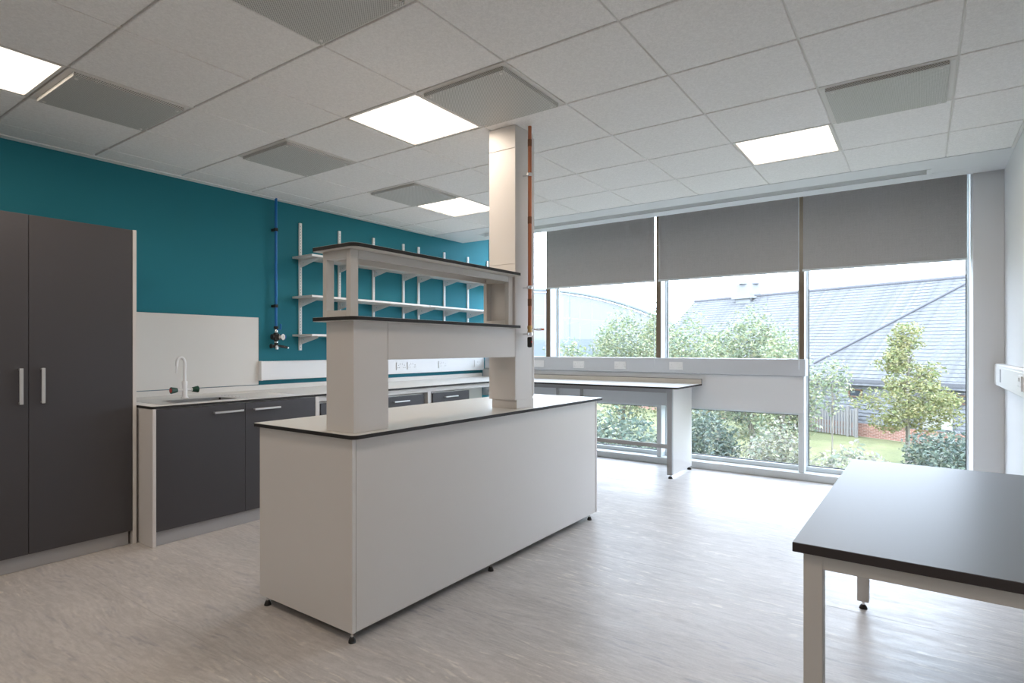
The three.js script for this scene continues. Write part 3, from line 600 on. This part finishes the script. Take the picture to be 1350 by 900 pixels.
// ------------------------------------------------------------------ dark table
{
  const T = 0.735, x0 = -0.306, x1 = 0.495, z1 = -1.843, z0 = -3.405;
  const g = thing('work_table', 'dark grey topped table with pale square legs by the side wall', 'table', [x0, 0, z1]);
  const tt = part(g, 'tabletop', box(x0, x1, T - 0.028, T - 0.001, z0, z1, 0.0012), M.tableEdge, 'dark brown edged tabletop');
  part(tt, 'top_surface', box(x0 + 0.001, x1 - 0.001, T - 0.001, T, z0 + 0.001, z1 - 0.001, 0), M.tableTop, 'satin dark grey tabletop surface');
  const a = 0.026, lw = 0.05, yt = T - 0.028;
  for (const [lx, lz] of [[x0 + a, z1 - 0.018 - lw], [x1 - a - lw, z1 - 0.018 - lw], [x0 + a, z0 + 0.004], [x1 - a - lw, z0 + 0.004]]) {
    const l = part(g, 'leg', box(lx, lx + lw, 0.04, yt, lz, lz + lw, 0.002), M.frame);
    const ft = part(l, 'foot', lathe([[0, 0.018], [0.010, 0.018], [0.016, 0.010], [0.019, 0], [0, 0]], lx + lw / 2, 0, lz + lw / 2, 14), M.rubber, 'black levelling foot');
    part(l, 'foot_stem', rod([lx + lw / 2, 0.016, lz + lw / 2], [lx + lw / 2, 0.045, lz + lw / 2], 0.006), M.chrome);
  }
  const ay = yt - 0.042;
  part(g, 'apron', box(x0 + a + lw, x1 - a - lw, ay, yt, z1 - 0.018 - 0.03, z1 - 0.018, 0.0015), M.frame);
  part(g, 'apron', box(x0 + a + lw, x1 - a - lw, ay, yt, z0 + 0.02, z0 + 0.05, 0.0015), M.frame);
  part(g, 'apron', box(x0 + a + 0.01, x0 + a + 0.04, ay, yt, z0 + 0.054, z1 - 0.068, 0.0015), M.frame);
  part(g, 'apron', box(x1 - a - 0.04, x1 - a - 0.01, ay, yt, z0 + 0.054, z1 - 0.068, 0.0015), M.frame);
  g.rotation.y = -0.012;
}

// ------------------------------------------------------------------ outdoors (this room is one floor up)
const GY = -3.0;
struct('ground', box(-90, 60, GY - 0.5, GY, -120, -7.2, 0), M.grass, 'pale green lawn outside the window', 'ground');
// slate roofed barn
{
  const A = V(-2.43, GY, -33.1), U = V(-0.909, 0, -0.416), N = V(0.416, 0, -0.909);
  const basis = new THREE.Matrix4().makeBasis(U.clone().negate(), V(0, 1, 0), N.clone().negate()).setPosition(A);
  // local axes: x runs along the wall to the side wall's side, y up from the ground, z towards us
  const g = new THREE.Group(); g.name = numbered('barn'); g.applyMatrix4(basis); origin.set(g, [0, 0, 0]); scene.add(g);
  g.userData = { label: 'long barn with grey slate roof, dark boarding and brick plinth', category: 'building' };
  const L0 = -16, L1 = 14, eave = 2.785, rise = 0.84, run = 6.15;
  part(g, 'brick_plinth', box(L0, L1, 0, 0.64, -12, 0.06, 0), M.brick, 'red brick plinth');
  for (let k = 0; k < 12; k++) {
    const y = 0.64 + k * 0.178, b = box(L0, L1, y, y + 0.19, -0.03, 0.03, 0.004); b.translate(0, -y, 0); b.rotateX(-0.26); b.translate(0, y, 0.045);
    part(g, 'weatherboard', b, M.boards);
  }
  part(g, 'wall_core', box(L0 + 0.05, L1 - 0.05, 0.6, eave, -11.9, -0.03, 0), M.timber);
  part(g, 'fascia', box(L0, L1, eave - 0.16, eave + 0.02, 0.28, 0.34, 0.01), M.lead, 'dark eaves fascia');
  // roof: overlapping slate courses from eaves to ridge
  const ang = Math.atan(rise), len = run / Math.cos(ang) + 0.45, nC = 31, step = len / nC, courses = [];
  for (let k = 0; k < nC; k++) { const c = box(L0 - 0.1, L1, 0, 0.034, -step - 0.1, 0, 0.004); c.rotateX(-0.075); c.translate(0, 0.012, -k * step); courses.push(c); }
  const slope = join(courses); slope.rotateX(ang); slope.translate(0, eave - 0.3, 0.36);
  const roof = part(g, 'slate_courses', slope, M.slate, 'grey slate roof slope'); roof.userData.kind = 'stuff';
  const back = box(L0 - 0.1, L1, 0, 0.05, -len, 0, 0); back.rotateX(ang); const bk = back.clone(); bk.scale(1, 1, -1);
  const yr = eave - 0.3 + Math.sin(ang) * len, zr = 0.36 - Math.cos(ang) * len;
  part(g, 'ridge_cap', join([rod([L0 - 0.1, yr + 0.05, zr], [L1, yr + 0.05, zr], 0.12, 10)]), M.lead);
  part(g, 'rear_slope', (() => { const q = box(L0, L1, -0.05, 0, 0, len, 0); q.rotateX(Math.PI - ang + Math.PI * 0); q.translate(0, yr, zr); return q; })(), M.slate);
  // valley line running up the slope
  const on = (t, r) => [-t, eave - 0.215 + 0.215 + rise * r + 0.1, -r];
  part(g, 'roof_valley', rod(on(2.9, 0.75), on(-2.6, 6.1), 0.07, 8), M.lead, 'dark diagonal lead line on the roof');
  // cupola
  const cx = -11.2, cu = part(g, 'cupola', join([box(cx - 0.6, cx + 0.6, yr - 0.5, yr + 0.9, zr - 0.6, zr + 0.6, 0.02), box(cx - 0.8, cx + 0.8, yr - 0.15, yr + 0.02, zr - 0.8, zr + 0.8, 0.03)]), M.render, 'pale roof cupola');
  part(cu, 'cupola_roof', join([rod([cx, yr + 0.9, zr], [cx, yr + 1.2, zr], 0.95, 4, 0.35)]), M.lead);
  for (const [a, b, y0, y1] of [[-0.54, 0.12, 1.90, 2.31], [3.92, 4.60, 1.90, 2.31]]) {
    const w = part(g, 'barn_window', join([box(a, b, y0, y0 + 0.07, 0.02, 0.14, 0.005), box(a, b, y1 - 0.07, y1, 0.02, 0.14, 0.005), box(a, a + 0.07, y0, y1, 0.02, 0.14, 0.005), box(b - 0.07, b, y0, y1, 0.02, 0.14, 0.005)]), M.brownFrame, 'small brown framed window');
    part(w, 'barn_window_pane', box(a + 0.06, b - 0.06, y0 + 0.06, y1 - 0.06, 0.06, 0.08, 0), M.darkGlass);
  }
  part(g, 'white_door', box(2.75, 3.92, 0.75, 1.75, 0.05, 0.12, 0.01), M.whitewash, 'white painted hatch');
  // picket fence
  const f = new THREE.Group(); f.name = numbered('picket_fence'); f.applyMatrix4(basis); origin.set(f, [0, 0, 0]); scene.add(f);
  f.userData = { label: 'weathered grey picket fence in front of the barn', category: 'fence' };
  for (let k = 0; k < 34; k++) { const x = 0.0 - k * 0.14; part(f, 'picket', box(x - 0.045, x + 0.045, 0.05, 1.32 + 0.04 * Math.sin(k * 2.3), 0.62, 0.645, 0.004), M.timber); }
  for (const y of [0.35, 1.05]) part(f, 'fence_rail', box(-4.7, 0.1, y, y + 0.09, 0.58, 0.62, 0.004), M.timber);
  for (const x of [0.12, -0.28, -2.4, -4.6]) part(f, 'fence_post', box(x - 0.06, x + 0.06, 0, 1.5, 0.54, 0.66, 0.006), M.timber);
}
// far hall with a curved roof
{
  const g = thing('far_hall', 'pale far hall with low curved roof seen past the column', 'building', [-38, GY, -58]);
  const s = new THREE.Shape(); s.moveTo(-16, 0); s.lineTo(-16, 5.0); s.absarc(0, -19.5, 29.2, Math.PI - 0.99, 0.99, true); s.lineTo(16, 0); s.closePath();
  const e = plain(new THREE.ExtrudeGeometry(s, { depth: 14, bevelEnabled: false })); e.rotateY(0.55); e.translate(-38, GY, -58);
  part(g, 'hall_body', e, M.render);
  const arc = []; for (let k = -14; k <= 14; k++) { const a = Math.PI / 2 + k * 0.0415; arc.push([Math.cos(a) * 29.4, -19.5 + Math.sin(a) * 29.4, 14.1]); }
  const tg = tube(arc, 0.16, 60, 8); tg.rotateY(0.55); tg.translate(-38, GY, -58); part(g, 'roof_edge', tg, M.paleMetal);
  const w = join([-9, -4.5, 0, 4.5, 9].map((x) => box(x - 1.6, x + 1.6, 2.2, 5.2, 14.0, 14.1, 0))); w.rotateY(0.55); w.translate(-38, GY, -58);
  part(g, 'hall_glazing', w, M.paleMetal);
  const p = thing('lamp_post', 'tall thin lamp post in front of the curved roof hall', 'lamp post', [-20.3, GY, -35.8]);
  part(p, 'lamp_pole', rod([-20.3, GY, -35.8], [-20.3, 5.9, -35.8], 0.05, 8), M.paleMetal);
  part(p, 'pole_collar', rod([-20.3, 3.35, -35.8], [-20.3, 3.55, -35.8], 0.10, 8), M.timber);
}
// plants
function crown(blobs, count, size, tones) {
  const pos = [], nor = [], col = [], tot = blobs.reduce((s, b) => s + b[3] * b[4] * b[5], 0);
  for (const [bx, by, bz, rx, ry, rz] of blobs) {
    const n = Math.round(count * rx * ry * rz / tot);
    for (let k = 0; k < n; k++) {
      const d = V(rr(-1, 1), rr(-1, 1), rr(-1, 1)); if (d.lengthSq() > 1 || d.lengthSq() < 0.02) { k--; continue; }
      const len = Math.pow(d.length(), 0.6) * rr(0.86, 1.12); d.normalize().multiplyScalar(len);
      const c = V(bx + d.x * rx, by + d.y * ry, bz + d.z * rz);
      const a = V(rr(-1, 1), rr(-0.6, 0.6), rr(-1, 1)).normalize(), b = V(rr(-1, 1), rr(-1, 1), rr(-1, 1)).cross(a).normalize(), s = size * rr(0.6, 1.3);
      const nn = a.clone().cross(b).normalize(), t = tones[Math.floor(rnd() * tones.length)], v = rr(0.8, 1.2);
      const tip = c.clone().addScaledVector(a, s), l = c.clone().addScaledVector(b, s * 0.42).addScaledVector(nn, s * 0.12), r = c.clone().addScaledVector(b, -s * 0.42).addScaledVector(nn, s * 0.12), base = c.clone().addScaledVector(a, -s * 0.7);
      for (const q of [base, r, tip, base, tip, l]) { pos.push(q.x, q.y, q.z); nor.push(nn.x, nn.y, nn.z); col.push(t[0] * v, t[1] * v, t[2] * v); }
    }
  }
  const g = new THREE.BufferGeometry();
  g.setAttribute('position', new THREE.Float32BufferAttribute(pos, 3)); g.setAttribute('normal', new THREE.Float32BufferAttribute(nor, 3)); g.setAttribute('color', new THREE.Float32BufferAttribute(col, 3));
  return g;
}
const YELLOW = [[0.19, 0.208, 0.07], [0.242, 0.242, 0.095], [0.138, 0.173, 0.06], [0.294, 0.268, 0.113]];
const SAGE = [[0.167, 0.209, 0.115], [0.209, 0.241, 0.125], [0.125, 0.167, 0.104], [0.271, 0.271, 0.146]];
const COOL = [[0.072, 0.111, 0.079], [0.055, 0.087, 0.072], [0.095, 0.127, 0.087], [0.119, 0.134, 0.087]];
const STRAW = [[0.202, 0.211, 0.132], [0.262, 0.252, 0.161], [0.151, 0.182, 0.132], [0.182, 0.171, 0.141]];
function polar(bearing, dist) { const a = bearing * Math.PI / 180; return [-Math.sin(a) * dist, -Math.cos(a) * dist]; }
function plant(name, label, category, bearing, dist, top, low, width, count, size, tones, trunk, lobes, group) {
  const [x, z] = polar(bearing, dist), g = thing(name, label, category, [x, GY, z], group), blobs = [];
  const cy = (top + low) / 2, ry = (top - low) / 2, rx = width / 2;
  blobs.push([x, cy, z, rx * 0.72, ry * 0.9, rx * 0.72]);
  for (let k = 0; k < lobes; k++) { const a = rr(0, 6.28), e = rr(-0.75, 0.8), q = Math.sqrt(1 - e * e) * 0.62; blobs.push([x + Math.cos(a) * rx * q, cy + e * ry * 0.66, z + Math.sin(a) * rx * q, rx * rr(0.26, 0.42), ry * rr(0.24, 0.38), rx * rr(0.26, 0.42)]); }
  const c = part(g, 'crown', crown(blobs, count, size, tones), M.leaf); c.userData.kind = 'stuff';
  const st = [rod([x, GY, z], [x, cy, z], trunk, 8, trunk * 0.6)];
  for (let k = 0; k < 5; k++) { const a = k * 1.3 + rr(0, 1); st.push(rod([x, low + (cy - low) * 0.12 * k, z], [x + Math.cos(a) * rx * 0.6, cy + ry * 0.3, z + Math.sin(a) * rx * 0.6], trunk * 0.35, 6, trunk * 0.12)); }
  part(g, 'trunk', join(st), M.bark);
  return g;
}
{
  // crown of the young tree in tiers: a narrow leader over wide lower branches
  const [x, z] = polar(0.9, 25.5), g = thing('young_tree', 'young yellow green tree with slim trunk in front of the barn', 'tree', [x, GY, z]), blobs = [];
  for (const [y, w, n] of [[2.0, 0.16, 2], [1.6, 0.32, 4], [1.1, 0.55, 6], [0.55, 0.85, 8], [0.0, 1.25, 11], [-0.5, 1.55, 14], [-0.95, 1.65, 12], [-1.35, 1.1, 7]])
    for (let k = 0; k < n; k++) { const a = rr(0, 6.28), q = w * rr(0.35, 1); blobs.push([x + Math.cos(a) * q, y + rr(-0.2, 0.2), z + Math.sin(a) * q, rr(0.30, 0.50), rr(0.22, 0.36), rr(0.30, 0.50)]); }
  const c = part(g, 'crown', crown(blobs, 9000, 0.075, YELLOW), M.leaf); c.userData.kind = 'stuff';
  const st = [rod([x, GY, z], [x, 1.6, z], 0.085, 8, 0.03)];
  for (let k = 0; k < 12; k++) { const a = k * 2.4, y = -1.6 + k * 0.2; st.push(rod([x, y, z], [x + Math.cos(a) * (1.3 - k * 0.07), y + 0.55, z + Math.sin(a) * (1.3 - k * 0.07)], 0.03, 6, 0.01)); }
  part(g, 'trunk', join(st), M.bark);
}
const T_GROUP = 'trees outside the window', B_GROUP = 'bushes outside the window';
plant('garden_tree', 'round pale green tree beside the curved roof hall', 'tree', 24.4, 24, 3.25, -2.6, 3.3, 8500, 0.085, SAGE, 0.12, 22, T_GROUP);
plant('garden_tree', 'slender tall tree at the edge of the first blind bay', 'tree', 20.9, 31, 4.2, -2.6, 2.4, 4500, 0.10, SAGE, 0.09, 14, T_GROUP);
plant('garden_tree', 'loose light tree behind the second window mullion', 'tree', 18.0, 21, 2.85, -2.6, 2.9, 6500, 0.08, SAGE, 0.09, 20, T_GROUP);
plant('garden_tree', 'low round tree between the mullion and the cupola', 'tree', 15.6, 27.5, 2.5, -2.6, 2.6, 5200, 0.09, SAGE, 0.10, 16, T_GROUP);
plant('garden_tree', 'tall bushy tree under the barn cupola', 'tree', 12.7, 23.2, 3.15, -2.8, 3.2, 8500, 0.085, SAGE, 0.12, 22, T_GROUP);
plant('garden_tree', 'wide pale tree beside the third window mullion', 'tree', 10.2, 18.5, 2.3, -2.8, 2.0, 5600, 0.075, SAGE, 0.10, 18, T_GROUP);
plant('garden_bush', 'thin pale sapling beside the mullion in front of barn boards', 'bush', 6.3, 22, 1.2, -1.0, 1.7, 700, 0.08, SAGE, 0.03, 8, B_GROUP);
plant('garden_bush', 'dense dark green bush seen under the window bench', 'bush', 25.6, 12.6, 0.1, -3.0, 3.4, 12000, 0.07, COOL, 0.05, 22, B_GROUP);
plant('garden_bush', 'dark bush just past the free end of the window bench', 'bush', 16.8, 16.0, -0.1, -3.0, 1.9, 6000, 0.07, COOL, 0.05, 14, B_GROUP);
plant('garden_bush', 'straw coloured bush below the white window panel band', 'bush', 10.6, 14.6, -0.2, -3.0, 2.1, 6500, 0.06, STRAW, 0.04, 18, B_GROUP);
plant('garden_bush', 'dark hedge bush at the far edge of the lawn', 'bush', 11.6, 31.5, -0.6, -3.0, 4.4, 7500, 0.09, COOL, 0.04, 18, B_GROUP);
plant('garden_bush', 'blue green bush behind the corner of the dark table', 'bush', 4.8, 12.4, -0.35, -3.0, 1.9, 7500, 0.06, STRAW, 0.04, 18, B_GROUP);
plant('garden_bush', 'dark shrub at the foot of the pale pier', 'bush', -1.6, 17.5, -0.55, -3.0, 2.5, 8500, 0.065, COOL, 0.05, 18, B_GROUP);
plant('garden_bush', 'low hazy bush beneath the curved roof hall', 'bush', 30.3, 19, 1.9, -3.0, 2.6, 6000, 0.09, SAGE, 0.05, 16, B_GROUP);

flags(scene);
renderer.render(scene, camera);
